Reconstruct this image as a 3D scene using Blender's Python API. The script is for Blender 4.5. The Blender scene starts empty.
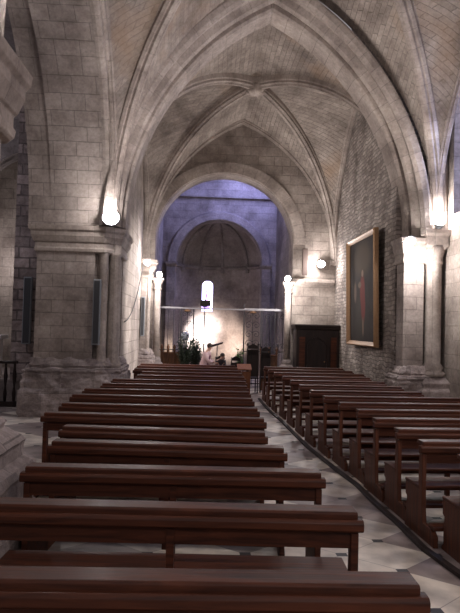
import bpy, bmesh, math, random
from math import pi, sin, cos, sqrt, radians as R_
from mathutils import Vector as V, Matrix, noise
random.seed(7)
sc = bpy.context.scene
COL = sc.collection

# ------------------------------------------------------------------ helpers
class MB:
    def __init__(s): s.v = []; s.f = []; s.uv = []; s.sm = []
    def add(s, vs, fs, uvs=None, smooth=False):
        o = len(s.v); s.v += [tuple(p) for p in vs]
        for i, f in enumerate(fs):
            s.f.append([o + k for k in f]); s.uv.append(uvs[i] if uvs else None); s.sm.append(smooth)
        return s
    def box(s, x0, x1, y0, y1, z0, z1):
        vs = [(x, y, z) for z in (z0, z1) for y in (y0, y1) for x in (x0, x1)]
        return s.add(vs, [(0,2,3,1),(4,5,7,6),(0,1,5,4),(2,6,7,3),(0,4,6,2),(1,3,7,5)])
    def prism(s, poly, a0, a1, axis='z'):
        n = len(poly)
        def P(p, a): return {'z': (p[0], p[1], a), 'y': (p[0], a, p[1]), 'x': (a, p[0], p[1])}[axis]
        vs = [P(p, a0) for p in poly] + [P(p, a1) for p in poly]
        fs = [tuple(range(n))[::-1], tuple(range(n, 2*n))] + [(i, (i+1) % n, n+(i+1) % n, n+i) for i in range(n)]
        return s.add(vs, fs)
    def rings(s, rings, close=True, cap=True, smooth=False, uvs=False):
        m = len(rings[0]); vs = [p for r in rings for p in r]; fs = []; uu = []
        acc = [0]
        for i in range(1, len(rings)): acc.append(acc[-1] + (V(rings[i][0]) - V(rings[i-1][0])).length)
        pc = [0]
        for j in range(1, m+1): pc.append(pc[-1] + (V(rings[0][j % m]) - V(rings[0][j-1])).length)
        for i in range(len(rings)-1):
            for j in range(m if close else m-1):
                k = (j+1) % m
                fs.append((i*m+j, i*m+k, (i+1)*m+k, (i+1)*m+j))
                uu.append([(acc[i], pc[j]), (acc[i], pc[j+1]), (acc[i+1], pc[j+1]), (acc[i+1], pc[j])])
        if cap and close:
            fs.append(tuple(range(m))[::-1]); uu.append([(p[0], p[1]) for p in rings[0]][::-1])
            b = (len(rings)-1)*m; fs.append(tuple(range(b, b+m))); uu.append([(p[0], p[1]) for p in rings[-1]])
        return s.add(vs, fs, uu if uvs else None, smooth)
    def lathe(s, prof, cx=0, cy=0, n=16, smooth=True):
        return s.rings([[(cx+r*cos(2*pi*k/n), cy+r*sin(2*pi*k/n), z) for k in range(n)] for r, z in prof], smooth=smooth)
    def tube(s, pts, r, n=8, smooth=True):
        pts = [V(p) for p in pts]; rs = r if isinstance(r, (list, tuple)) else [r]*len(pts); rings = []
        up = V((0.13, 0.21, 0.97)).normalized()
        for i, p in enumerate(pts):
            t = (pts[min(i+1, len(pts)-1)] - pts[max(i-1, 0)]).normalized()
            a = t.cross(up)
            if a.length < .05: a = t.cross(V((1, 0, 0)))
            a.normalize(); b = t.cross(a); up = a.cross(t) if i else up
            rings.append([tuple(p + (a*cos(2*pi*k/n) + b*sin(2*pi*k/n))*rs[i]) for k in range(n)])
        return s.rings(rings, smooth=smooth)
    def ball(s, c, r, n=12, sx=1, sy=1, sz=1):
        return s.rings([[(c[0]+sx*r*sin(a)*cos(2*pi*k/n), c[1]+sy*r*sin(a)*sin(2*pi*k/n), c[2]-sz*r*cos(a)) for k in range(n)]
                        for a in [max(.02, min(pi-.02, pi*i/(n//2+2))) for i in range(n//2+3)]], smooth=True)
    def build(s, name, mat, parent=None, bevel=0, segs=2, off=None):
        me = bpy.data.meshes.new(name)
        vs = s.v if off is None else [(p[0]-off[0], p[1]-off[1], p[2]-off[2]) for p in s.v]
        me.from_pydata(vs, [], s.f)
        uvl = me.uv_layers.new(name='UVMap')
        for pi_, p in enumerate(me.polygons):
            p.use_smooth = s.sm[pi_]; u = s.uv[pi_]; n = p.normal
            for k, li in enumerate(p.loop_indices):
                if u: uvl.data[li].uv = u[k]
                else:
                    c = s.v[me.loops[li].vertex_index]
                    a = (abs(n.x), abs(n.y), abs(n.z)); m = a.index(max(a))
                    uvl.data[li].uv = (c[1], c[2]) if m == 0 else (c[0], c[2]) if m == 1 else (c[0], c[1])
        bm = bmesh.new(); bm.from_mesh(me); bmesh.ops.recalc_face_normals(bm, faces=bm.faces); bm.to_mesh(me); bm.free()
        me.materials.append(mat)
        o = bpy.data.objects.new(name, me); COL.objects.link(o)
        if parent: o.parent = parent
        if bevel:
            b = o.modifiers.new('bevel', 'BEVEL'); b.width = bevel; b.segments = segs; b.limit_method = 'ANGLE'; b.harden_normals = False
        return o

def tag(o, label=None, cat=None, group=None, kind=None):
    for k, v in (('label', label), ('category', cat), ('group', group), ('kind', kind)):
        if v: o[k] = v
    return o
def thing(name, loc, label, cat, group=None, rz=0):
    o = bpy.data.objects.new(name, None); o.empty_display_size = .2; COL.objects.link(o)
    o.location = loc; o.rotation_euler = (0, 0, rz)
    return tag(o, label, cat, group)
def struct(name, mb, mat, bevel=0): return tag(mb.build(name, mat, bevel=bevel), kind='structure')
def children(o): return [c for c in COL.objects if c.parent == o]
def copy_tree(o, parent=None):
    c = o.copy(); COL.objects.link(c)
    if parent: c.parent = parent
    for ch in children(o): copy_tree(ch, c)
    return c

def offset(poly, d):
    n = len(poly); out = []
    area = sum(poly[i][0]*poly[(i+1) % n][1]-poly[(i+1) % n][0]*poly[i][1] for i in range(n))
    sg = 1 if area > 0 else -1
    for i in range(n):
        p, a, b = V(poly[i]), V(poly[i-1]), V(poly[(i+1) % n])
        e1 = (p-a).normalized(); e2 = (b-p).normalized()
        n1 = V((e1.y, -e1.x))*sg; n2 = V((e2.y, -e2.x))*sg
        m = (n1+n2); k = m.length_squared
        m = m*(2/max(k, .8)); out.append((p.x+m.x*d, p.y+m.y*d))
    return out
def stack(mb, poly, prof):      # mouldings: the plan polygon pushed out by d at each height
    mb.rings([[(x, y, z) for x, y in offset(poly, d)] for d, z in prof]); return mb

def half_arc(P0, P1, n=24):
    P0, P1 = V(P0), V(P1); h = V((P1.x-P0.x, P1.y-P0.y, 0)); L = h.length; h.normalize(); H = P1.z-P0.z
    r = (L*L+H*H)/(2*L); a1 = math.atan2(H, r-L)
    return [P0+h*(r-r*cos(a1*i/n))+V((0, 0, r*sin(a1*i/n))) for i in range(n+1)]
def sweep_half(mb, P0, P1, prof, n=24, miter=True, jitter=0):
    pts = half_arc(P0, P1, n); h = V((P1[0]-P0[0], P1[1]-P0[1], 0)).normalized(); nn = V((0, 0, 1)).cross(h); Z = V((0, 0, 1))
    rings = []
    for i, p in enumerate(pts):
        t = (pts[min(i+1, n)]-pts[max(0, i-1)]).normalized()
        out = -h*t.z+Z*t.dot(h)
        if i == n and miter: out = Z/max(.5, out.z)
        rings.append([tuple(p+nn*a+out*b) for a, b in prof])
    mb.rings(rings, uvs=True)
    return pts
RIB = [(-.14, .32), (-.14, .13), (-.11, .10), (-.12, .05), (-.08, .015), (-.045, .03), (-.03, -.015), (.03, -.015), (.045, .03), (.08, .015), (.12, .05), (.11, .10), (.14, .13), (.14, .32)]
def scaled(prof, k): return [(a*k, b*k) for a, b in prof]
def ruled(mb, A, B, m=6, bulge=0):
    n = len(A); vs = []; uv = []; acc = 0
    for i in range(n):
        if i: acc += ((A[i]-A[i-1]).length+(B[i]-B[i-1]).length)/2
        L = (A[i]-B[i]).length
        for j in range(m+1):
            t = j/m; p = A[i].lerp(B[i], t)+V((0, 0, bulge*4*t*(1-t)*min(1, i/6)))
            vs.append(tuple(p)); uv.append((p.x*.7+p.y*.7, acc))
    fs = [(i*(m+1)+j, i*(m+1)+j+1, (i+1)*(m+1)+j+1, (i+1)*(m+1)+j) for i in range(n-1) for j in range(m)]
    mb.add(vs, fs, [[uv[k] for k in f] for f in fs], True)

# ------------------------------------------------------------------ materials
def mat(name):
    m = bpy.data.materials.new(name); m.use_nodes = True; nt = m.node_tree
    return m, nt, nt.nodes['Principled BSDF']
def N(nt, t, **kw):
    n = nt.nodes.new(t)
    for k, v in kw.items():
        if k in n.inputs: n.inputs[k].default_value = v
        else: setattr(n, k, v)
    return n
def mixc(nt, fac, a, b, mode='MIX'):
    m = nt.nodes.new('ShaderNodeMix'); m.data_type = 'RGBA'; m.blend_type = mode
    for s, v in ((m.inputs[0], fac), (m.inputs[6], a), (m.inputs[7], b)):
        if hasattr(v, 'links'): nt.links.new(v, s)
        else: s.default_value = v if not isinstance(v, tuple) else (*v, 1)[:4]
    return m.outputs[2]
def math_(nt, op, a, b=None, c=None):
    m = nt.nodes.new('ShaderNodeMath'); m.operation = op
    for i, v in enumerate((a, b, c)):
        if v is None: continue
        if hasattr(v, 'links'): nt.links.new(v, m.inputs[i])
        else: m.inputs[i].default_value = v
    return m.outputs[0]
def stone(name, c, bw=.5, rh=.27, mortar=.012, mdark=.55, var=.35, bump=.35, rough_bump=.3, nscale=3.0, warm=None):
    m, nt, b = mat(name); L = nt.links
    uv = N(nt, 'ShaderNodeUVMap'); tc = N(nt, 'ShaderNodeTexCoord')
    wob = N(nt, 'ShaderNodeTexNoise', Scale=2.2, Detail=2.0); L.new(tc.outputs['Object'], wob.inputs['Vector'])
    vm = N(nt, 'ShaderNodeVectorMath', operation='MULTIPLY_ADD'); L.new(wob.outputs['Color'], vm.inputs[0])
    vm.inputs[1].default_value = (.16 if rough_bump > .8 else .07 if rough_bump > .5 else .02,)*3; L.new(uv.outputs[0], vm.inputs[2])
    br = N(nt, 'ShaderNodeTexBrick'); L.new(vm.outputs[0], br.inputs['Vector'])
    br.inputs['Scale'].default_value = 1; br.inputs['Brick Width'].default_value = bw; br.inputs['Row Height'].default_value = rh
    br.inputs['Mortar Size'].default_value = mortar; br.inputs['Mortar Smooth'].default_value = .4
    lo = tuple(x*(1-var) for x in c); hi = tuple(min(.9, x*(1+var*.6)) for x in c)
    br.inputs['Color1'].default_value = (*lo, 1); br.inputs['Color2'].default_value = (*hi, 1); br.inputs['Mortar'].default_value = (*[x*mdark for x in c], 1)
    n1 = N(nt, 'ShaderNodeTexNoise', Scale=nscale*.35, Detail=6.0, Roughness=.65); L.new(tc.outputs['Object'], n1.inputs['Vector'])
    r1 = N(nt, 'ShaderNodeValToRGB'); L.new(n1.outputs['Fac'], r1.inputs[0])
    r1.color_ramp.elements[0].position = .32; r1.color_ramp.elements[0].color = (.44, .40, .39, 1)
    r1.color_ramp.elements[1].position = .66; r1.color_ramp.elements[1].color = (1.12, 1.1, 1.08, 1)
    n2 = N(nt, 'ShaderNodeTexNoise', Scale=nscale*5, Detail=5.0, Roughness=.7); L.new(tc.outputs['Object'], n2.inputs['Vector'])
    r2 = N(nt, 'ShaderNodeValToRGB'); L.new(n2.outputs['Fac'], r2.inputs[0])
    r2.color_ramp.elements[0].position = .3; r2.color_ramp.elements[0].color = (.72, .72, .72, 1)
    r2.color_ramp.elements[1].position = .7; r2.color_ramp.elements[1].color = (1.1, 1.1, 1.1, 1)
    c1 = mixc(nt, 1.0, br.outputs['Color'], r1.outputs[0], 'MULTIPLY')
    c2 = mixc(nt, 1.0, c1, r2.outputs[0], 'MULTIPLY')
    if warm:
        n3 = N(nt, 'ShaderNodeTexNoise', Scale=.55, Detail=4.0); L.new(tc.outputs['Object'], n3.inputs['Vector'])
        r3 = N(nt, 'ShaderNodeValToRGB'); L.new(n3.outputs['Fac'], r3.inputs[0])
        r3.color_ramp.elements[0].position = .56; r3.color_ramp.elements[1].position = .68
        c2 = mixc(nt, math_(nt, 'MULTIPLY', r3.outputs[0], .6), c2, warm)
    L.new(c2, b.inputs['Base Color']); b.inputs['Roughness'].default_value = .88
    h = math_(nt, 'MULTIPLY_ADD', n2.outputs['Fac'], rough_bump, math_(nt, 'MULTIPLY', br.outputs['Fac'], -bump))
    if rough_bump > .5:
        vo = N(nt, 'ShaderNodeTexVoronoi', Scale=5.5); L.new(tc.outputs['Object'], vo.inputs['Vector'])
        h = math_(nt, 'MULTIPLY_ADD', vo.outputs['Distance'], -1.0, h)
    bp = N(nt, 'ShaderNodeBump', Strength=.9, Distance=.05); L.new(h, bp.inputs['Height']); L.new(bp.outputs[0], b.inputs['Normal'])
    return m
def wood(name, c1, c2, rough=.35, axis=0, coat=.3):
    m, nt, b = mat(name); L = nt.links
    tc = N(nt, 'ShaderNodeTexCoord'); mp = N(nt, 'ShaderNodeMapping'); L.new(tc.outputs['Object'], mp.inputs[0])
    s = [14, 14, 14]; s[axis] = 1.2; mp.inputs['Scale'].default_value = s
    n = N(nt, 'ShaderNodeTexNoise', Scale=1.6, Detail=6.0, Roughness=.6, Distortion=.6); L.new(mp.outputs[0], n.inputs['Vector'])
    r = N(nt, 'ShaderNodeValToRGB'); L.new(n.outputs['Fac'], r.inputs[0])
    r.color_ramp.elements[0].position = .3; r.color_ramp.elements[0].color = (*c1, 1)
    r.color_ramp.elements[1].position = .72; r.color_ramp.elements[1].color = (*c2, 1)
    L.new(r.outputs[0], b.inputs['Base Color'])
    rr = math_(nt, 'MULTIPLY_ADD', n.outputs['Fac'], .25, rough-.1); L.new(rr, b.inputs['Roughness'])
    b.inputs['Specular IOR Level'].default_value = .22; b.inputs['Coat Weight'].default_value = coat; b.inputs['Coat Roughness'].default_value = .22
    bp = N(nt, 'ShaderNodeBump', Strength=.25, Distance=.01); L.new(n.outputs['Fac'], bp.inputs['Height']); L.new(bp.outputs[0], b.inputs['Normal'])
    return m
def plain(name, c, rough=.6, metal=0, nvar=.2, scale=12, bump=.1):
    m, nt, b = mat(name); L = nt.links
    tc = N(nt, 'ShaderNodeTexCoord'); n = N(nt, 'ShaderNodeTexNoise', Scale=scale, Detail=4.0); L.new(tc.outputs['Object'], n.inputs['Vector'])
    L.new(mixc(nt, n.outputs['Fac'], tuple(x*(1-nvar) for x in c), tuple(min(1, x*(1+nvar)) for x in c)), b.inputs['Base Color'])
    b.inputs['Roughness'].default_value = rough; b.inputs['Metallic'].default_value = metal
    bp = N(nt, 'ShaderNodeBump', Strength=bump, Distance=.01); L.new(n.outputs['Fac'], bp.inputs['Height']); L.new(bp.outputs[0], b.inputs['Normal'])
    return m
def glow(name, c, s):
    m, nt, b = mat(name); b.inputs['Base Color'].default_value = (*c, 1); b.inputs['Emission Color'].default_value = (*c, 1); b.inputs['Emission Strength'].default_value = s
    return m

SC = (.42, .365, .325)
M = dict(
    ashlar=stone('pale ashlar', SC, .52, .30, .007, .72, .12, .3, .25),
    pier=stone('pier ashlar', (.40, .345, .315), .47, .27, .006, .6, .12, .3, .2),
    web=stone('vault web stone', (.39, .335, .295), .34, .15, .007, .72, .16, .35, .4, warm=(.30, .20, .13)),
    rib=stone('rib stone', (.44, .38, .34), .40, 30, .006, .7, .12, .3, .2),
    rubble=stone('rubble stone', (.44, .385, .35), .27, .10, .018, .6, .35, .7, .9, 4),
    rough=stone('rough lower stone', (.34, .28, .27), .5, .25, .02, .5, .35, .6, .8, 3),
    worn=stone('worn base stone', (.42, .36, .345), .7, .5, .006, .6, .25, .3, .5, 4),
    chancel=stone('chancel stone', (.36, .32, .31), .55, .30, .006, .75, .14, .3, .25),
    apse=stone('apse plaster', (.40, .35, .33), 2.5, 1.6, .006, .8, .15, .1, .4, 2),
    wood=wood('dark varnished pew wood', (.024, .008, .005), (.115, .034, .016), .52, 0, .04),
    wood_end=wood('pew end wood', (.04, .014, .008), (.14, .048, .026), .5, 2, .08),
    stall=wood('stall wood', (.05, .022, .012), (.16, .07, .036), .45, 2),
    orange=wood('orange wood', (.14, .05, .022), (.28, .11, .05), .6, 2, 0),
    black=wood('black stained wood', (.012, .008, .008), (.03, .018, .016), .5, 2, .1),
    gilt=plain('gilt frame', (.26, .145, .07), .5, .35, .3, 20),
    iron=plain('wrought iron', (.07, .065, .07), .5, .6),
    railmetal=plain('grey painted rail', (.42, .40, .42), .45, .3),
    speaker=plain('speaker grey', (.20, .215, .235), .5), speaker_d=plain('dark speaker cloth', (.045, .045, .05), .9, 0, .3, 60, .4), brownsp=plain('brown speaker', (.10, .07, .06), .6),
    cloth=plain('white cloth', (.75, .73, .72), .9), robe=plain('pale pink vestment', (.62, .44, .46), .9, 0, .1, 8), stole=plain('mauve stole', (.25, .12, .17), .9),
    skin=plain('skin', (.55, .33, .26), .6, 0, .05), hair=plain('dark hair', (.03, .02, .018), .7), coat=plain('dark coat', (.035, .028, .034), .9),
    leaf=plain('dark leaf', (.025, .035, .02), .6), leafg=plain('green leaf', (.10, .20, .06), .6), pot=plain('terracotta', (.24, .11, .07), .8),
    cable=plain('cable', (.03, .03, .03), .7), bulb=glow('lamp glass lit', (1, .97, 1), 40), housing=plain('lamp housing', (.12, .12, .13), .5, .3),
    paper=plain('paper', (.7, .68, .66), .9), globe=plain('frosted globe', (.55, .58, .65), .3),
)
# floor: pale slabs set on the diagonal, small dark square insets at their corners
def floor_mat():
    m, nt, b = mat('church floor slabs'); L = nt.links
    tc = N(nt, 'ShaderNodeTexCoord'); sx = N(nt, 'ShaderNodeSeparateXYZ'); L.new(tc.outputs['Object'], sx.inputs[0])
    u = math_(nt, 'DIVIDE', math_(nt, 'SUBTRACT', sx.outputs[0], 1.72-.84*4), .84); v = math_(nt, 'DIVIDE', math_(nt, 'SUBTRACT', sx.outputs[1], 4.84-.68*10), .68)
    p = math_(nt, 'ADD', u, v); q = math_(nt, 'SUBTRACT', u, v)
    fp = math_(nt, 'FRACT', p); fq = math_(nt, 'FRACT', math_(nt, 'ADD', q, 40.0))
    cmb = N(nt, 'ShaderNodeCombineXYZ'); L.new(math_(nt, 'FLOOR', p), cmb.inputs[0]); L.new(math_(nt, 'FLOOR', math_(nt, 'ADD', q, 40.0)), cmb.inputs[1])
    wn = N(nt, 'ShaderNodeTexWhiteNoise'); wn.noise_dimensions = '2D'; L.new(cmb.outputs[0], wn.inputs['Vector'])
    r = N(nt, 'ShaderNodeValToRGB'); L.new(wn.outputs['Value'], r.inputs[0])
    e = r.color_ramp.elements; e[0].color = (.26, .215, .205, 1); e[1].color = (.64, .585, .51, 1); e[0].position = .25; e[1].position = .6
    n = N(nt, 'ShaderNodeTexNoise', Scale=3.0, Detail=6.0); L.new(tc.outputs['Object'], n.inputs['Vector'])
    rn = N(nt, 'ShaderNodeValToRGB'); L.new(n.outputs['Fac'], rn.inputs[0]); rn.color_ramp.elements[0].color = (.6, .57, .57, 1); rn.color_ramp.elements[1].color = (1.15, 1.12, 1.1, 1)
    rn.color_ramp.elements[0].position = .35; rn.color_ramp.elements[1].position = .65
    c = mixc(nt, 1.0, r.outputs[0], rn.outputs[0], 'MULTIPLY')
    def edge(f): return math_(nt, 'MINIMUM', f, math_(nt, 'SUBTRACT', 1.0, f))
    joint = math_(nt, 'LESS_THAN', math_(nt, 'MINIMUM', edge(fp), edge(fq)), .008)
    c = mixc(nt, math_(nt, 'MULTIPLY', joint, .6), c, (.12, .10, .10))
    # dots: axis-aligned squares where p and q are both integers
    dot = math_(nt, 'LESS_THAN', math_(nt, 'ADD', edge(fp), edge(fq)), .115)
    c = mixc(nt, dot, c, (.012, .010, .012))
    L.new(c, b.inputs['Base Color']); b.inputs['Roughness'].default_value = .55
    bp = N(nt, 'ShaderNodeBump', Strength=.2, Distance=.02); L.new(n.outputs['Fac'], bp.inputs['Height']); L.new(bp.outputs[0], b.inputs['Normal'])
    return m
def ellipse_mat(name, base, shapes, rough=.5):
    m, nt, b = mat(name); L = nt.links
    uv = N(nt, 'ShaderNodeUVMap'); nz = N(nt, 'ShaderNodeTexNoise', Scale=5.0, Detail=4.0); L.new(uv.outputs[0], nz.inputs['Vector'])
    vm = N(nt, 'ShaderNodeVectorMath', operation='MULTIPLY_ADD'); L.new(nz.outputs['Color'], vm.inputs[0]); vm.inputs[1].default_value = (.04,)*3; L.new(uv.outputs[0], vm.inputs[2])
    sx = N(nt, 'ShaderNodeSeparateXYZ'); L.new(vm.outputs[0], sx.inputs[0])
    c = mixc(nt, nz.outputs['Fac'], tuple(x*.5 for x in base), tuple(x*1.6 for x in base))
    for cx, cy, rx, ry, col, soft in shapes:
        a = math_(nt, 'POWER', math_(nt, 'DIVIDE', math_(nt, 'SUBTRACT', sx.outputs[0], cx+.02), rx), 2.0)
        d = math_(nt, 'POWER', math_(nt, 'DIVIDE', math_(nt, 'SUBTRACT', sx.outputs[1], cy+.02), ry), 2.0)
        s = math_(nt, 'ADD', a, d); mr = N(nt, 'ShaderNodeMapRange'); L.new(s, mr.inputs[0])
        mr.inputs[1].default_value = 1+soft; mr.inputs[2].default_value = 1-soft; mr.inputs[3].default_value = 0; mr.inputs[4].default_value = 1
        c = mixc(nt, mr.outputs[0], c, col)
    L.new(c, b.inputs['Base Color']); b.inputs['Roughness'].default_value = rough
    return m, nt, b, c

# ------------------------------------------------------------------ setting
struct('floor', MB().box(-10, 7, -3, 30, -.2, 0), floor_mat())
XC, HS, SP, TOP = 1.45, 3.07, 4.0, 8.94           # the great transverse arch
Y1, Y1b, YE = 12.6, 14.1, 19.0

def arch_poly(x0, x1, zs, ztop, c, r_half, zspring, apex, n=20):
    """a wall outline with a pointed or round opening cut from its foot"""
    l = half_arc((c-r_half, 0, zspring), (c, 0, apex), n); r = half_arc((c+r_half, 0, zspring), (c, 0, apex), n)
    return [(x0, zs), (c-r_half, zs)]+[(p.x, p.z) for p in l]+[(p.x, p.z) for p in r[::-1][1:]]+[(c+r_half, zs), (x1, zs), (x1, ztop), (x0, ztop)]

# left arcade wall above the opening of the first bay (pointed arch towards the aisle)
AC, AR, AZ = 8.8, 3.8, 8.1
struct('wall_left', MB().prism(arch_poly(3.2, 14.15, 4.0, 11, AC, AR, 4.0, AZ), -3.15, -2.0, 'x'), M['pier'])
w = MB()                                           # outer order, set back
w.prism(arch_poly(3.2, 14.15, 4.0, 11, AC, AR+.0, 4.0, AZ+.35), -3.6, -3.15, 'x')
struct('wall_aisle_arcade', w, M['pier'])
struct('wall_left_second_bay', MB().box(-3.6, -1.80, Y1b, YE+.8, 0, 11), M['ashlar'])
struct('wall_right_second_bay', MB().box(4.38, 6.2, Y1b-1.0, YE+.8, 0, 11), M['rubble'])
# right wall of the first bay with a tall window
wr = MB(); X0, X1 = 5.32, 6.2
wr.box(X0, X1, 12.25, Y1b-1.0, 0, 11); wr.box(X0, X1, 3, 10.9, 0, 11); wr.box(X0, X1, 10.9, 12.25, 0, 4.45)
wr.prism([(10.9, 7.0)]+[(p.y, p.z) for p in half_arc((0, 10.9, 6.3), (0, 11.575, 7.1), 8)]+[(p.y, p.z) for p in half_arc((0, 12.25, 6.3), (0, 11.575, 7.1), 8)[::-1]]+[(12.25, 11), (10.9, 11)], X0, X1, 'x')
struct('wall_right', wr, M['ashlar'])
gl, nt, b = mat('blue daylight glass')
tc = N(nt, 'ShaderNodeTexCoord'); vo = N(nt, 'ShaderNodeTexVoronoi', Scale=5.0); nt.links.new(tc.outputs['Object'], vo.inputs[0])
cc = mixc(nt, vo.outputs['Color'], (.25, .35, .8), (.55, .6, .9)); nt.links.new(cc, b.inputs['Emission Color']); nt.links.new(cc, b.inputs['Base Color']); b.inputs['Emission Strength'].default_value = 1.6
struct('window_1', MB().box(X0+.55, X0+.58, 10.9, 12.25, 4.45, 7.2), gl)

# end wall with the round chancel arch
CC, CR, CS = .78, 2.21, 4.65
struct('wall_chancel_arch', MB().prism(arch_poly(-3.6, 6.2, 0, 11, CC, CR, CS, CS+CR), YE, YE+.75, 'y'), M['ashlar'])
mb = MB(); ring = [(-.32, 0), (.04, 0), (.04, .30), (-.03, .30), (-.03, .37), (-.32, .37)]
t = MB()
for sgn in (-1, 1):
    sweep_half(t, (CC+sgn*(CR+.02), YE-.02, CS), (CC, YE-.02, CS+CR+.02), [(a*.5*1, b) for a, b in [(-.16, 0), (.16, 0), (.16, .34), (-.16, .34)]], 24)
struct('trim_1', t, M['rib'])
# chancel bay: side walls, ceiling, inner wall with apse arch
struct('wall_chancel_left', MB().box(-2.1, -1.5, YE+.75, 24, 0, 10), M['chancel'])
wc = MB().box(3.08, 3.7, YE+.75, 24, 0, 7.4).box(3.08, 3.7, YE+.75, 20.2, 7.4, 10).box(3.08, 3.7, 23.4, 24, 7.4, 10).box(3.08, 3.7, 20.2, 23.4, 9.6, 10)
struct('wall_chancel_right', wc, M['chancel'])
struct('ceiling_chancel', MB().box(-2.1, 3.7, YE+.75, 24.6, 10, 10.3), M['chancel'])
struct('window_2', MB().box(3.3, 3.34, 20.2, 23.4, 7.4, 9.6), gl)
AP, APR, APS = .77, 1.74, 4.5
struct('wall_apse_arch', MB().prism(arch_poly(-2.1, 3.7, 0, 10, AP, APR, APS, APS+APR), 24, 24.55, 'y'), M['chancel'])
t = MB()
for sgn in (-1, 1):
    sweep_half(t, (AP+sgn*(APR+.0), 24.0, APS), (AP, 24.0, APS+APR), [(-.12, .02), (.12, .02), (.12, .30), (.05, .36), (-.05, .36), (-.12, .30)], 24)
    x = AP+sgn*(APR+.17)
    t.box(x-.17, x+.17, 23.82, 24.05, 0, 4.35)
    stack(t, [(x-.16, 23.83), (x+.16, 23.83), (x+.16, 24.02), (x-.16, 24.02)], [(0, 4.28), (.03, 4.33), (.08, 4.42), (.09, 4.5), (0, 4.5)])
struct('trim_2', t, M['chancel'])
struct('trim_3', MB().box(-1.5, 3.08, 23.86, 24.0, 7.15, 7.3), M['chancel'])
# apse: curved wall with a slit window, half dome with ribs
AX, AY, ARR, ADZ = .77, 25.0, 1.95, 4.6
def apt(a, z, r=ARR): return (AX-r*cos(a), AY+r*sin(a)*1.0, z)
wa = MB(); na = 48; win0, win1, wz0, wz1 = 19, 23, 2.62, 4.0
zs = [0, 1, 2, 2.62, 3.1, 3.6, 3.85, 4.0, 4.3, 4.6]
for i in range(na):
    a0, a1 = pi*i/na, pi*(i+1)/na
    for k in range(len(zs)-1):
        if win0 <= i < win1 and wz0 <= zs[k] < wz1: continue
        wa.add([apt(a0, zs[k]), apt(a1, zs[k]), apt(a1, zs[k+1]), apt(a0, zs[k+1])], [(0, 1, 2, 3)], [[(a0*ARR, zs[k]), (a1*ARR, zs[k]), (a1*ARR, zs[k+1]), (a0*ARR, zs[k+1])]], True)
a0, a1 = pi*win0/na, pi*win1/na
for (aa, za, ab, zb) in ((a0, wz0, a0, wz1), (a1, wz0, a1, wz1), (a0, wz0, a1, wz0), (a0, wz1, a1, wz1)):
    wa.add([apt(aa, za), apt(ab, zb), apt(ab, zb, ARR+.5), apt(aa, za, ARR+.5)], [(0, 1, 2, 3)])
# round head of the window: spandrels fill the two upper corners
am = (a0+a1)/2; hw = (a1-a0)/2; zr = wz1-hw*ARR
for sgn in (-1, 1):
    pts = [apt(am+sgn*hw, wz1, ARR+.02)]+[apt(am+sgn*hw*cos(pi/2*k/6), zr+hw*ARR*sin(pi/2*k/6), ARR+.02) for k in range(7)]
    wa.add(pts, [tuple(range(len(pts)))])
for x0, x1 in ((-2.1, AX-ARR), (AX+ARR, 3.7)): wa.box(x0, x1, 24.55, 25.0, 0, 7)
wa.box(-2.1, 3.7, 24.9, 25.0, 6.6, 7)
for k in range(12):       # the outer skin
    a, b2 = pi*k/12, pi*(k+1)/12
    r2 = ARR+.55
    if not (win0/na*12 < k+1 and win1/na*12 > k): wa.add([apt(a, 0, r2), apt(b2, 0, r2), apt(b2, 7, r2), apt(a, 7, r2)], [(0, 1, 2, 3)])
struct('wall_apse', wa, M['apse'])
dm = MB(); nb = 14
for i in range(na):
    for k in range(nb):
        q = []
        for (ii, kk) in ((i, k), (i+1, k), (i+1, k+1), (i, k+1)):
            a = pi*ii/na; e = pi/2*kk/nb; q.append((AX-ARR*cos(a)*cos(e), AY+ARR*sin(a)*cos(e)*1.0, ADZ+ARR*.93*sin(e)))
        dm.add(q, [(0, 1, 2, 3)], [[(pi*i/na*ARR, e), (pi*(i+1)/na*ARR, e), (pi*(i+1)/na*ARR, e), (pi*i/na*ARR, e)]], True)
dm.prism([(p.x, p.z) for p in half_arc((AX-ARR, 0, ADZ), (AX, 0, ADZ+ARR*.93), 12)]+[(p.x, p.z) for p in half_arc((AX+ARR, 0, ADZ), (AX, 0, ADZ+ARR*.93), 12)[::-1]]+[(3.7, ADZ), (3.7, 7.2), (-2.1, 7.2), (-2.1, ADZ)], 24.9, 25.0, 'y')
struct('ceiling_apse', dm, M['apse'])
t = MB()
for a in (R_(38), R_(68), R_(98), R_(135)):
    pts = [(AX-(ARR-.04)*cos(a)*cos(e), AY+(ARR-.04)*sin(a)*cos(e), ADZ+(ARR*.93-.04)*sin(e)) for e in [pi/2*k/14 for k in range(15)]]
    t.tube(pts, .055, 6)
    t.tube([(pts[0][0], pts[0][1], ADZ-.25), pts[0]], .09, 8)
t.rings([[apt(pi*i/24, z, r) for (r, z) in ((ARR, 4.5), (ARR-.10, 4.53), (ARR-.10, 4.62), (ARR, 4.66))] for i in range(25)], uvs=True)
struct('trim_4', t, M['chancel'])
# stained slit window
sg, nt, b, c = ellipse_mat('stained glass', (.5, .48, .85), [(.5, .17, .34, .10, (.18, .10, .40), .2), (.55, .42, .12, .2, (.45, .25, .5), .3)])
nt.links.new(c, b.inputs['Emission Color']); b.inputs['Emission Strength'].default_value = 4
g = MB(); g.add([apt(a0, wz0, ARR+.3), apt(a1, wz0, ARR+.3), apt(a1, wz1, ARR+.3), apt(a0, wz1, ARR+.3)], [(0, 1, 2, 3)], [[(0, 0), (1, 0), (1, 1), (0, 1)]])
struct('window_3', g, sg)

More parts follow.
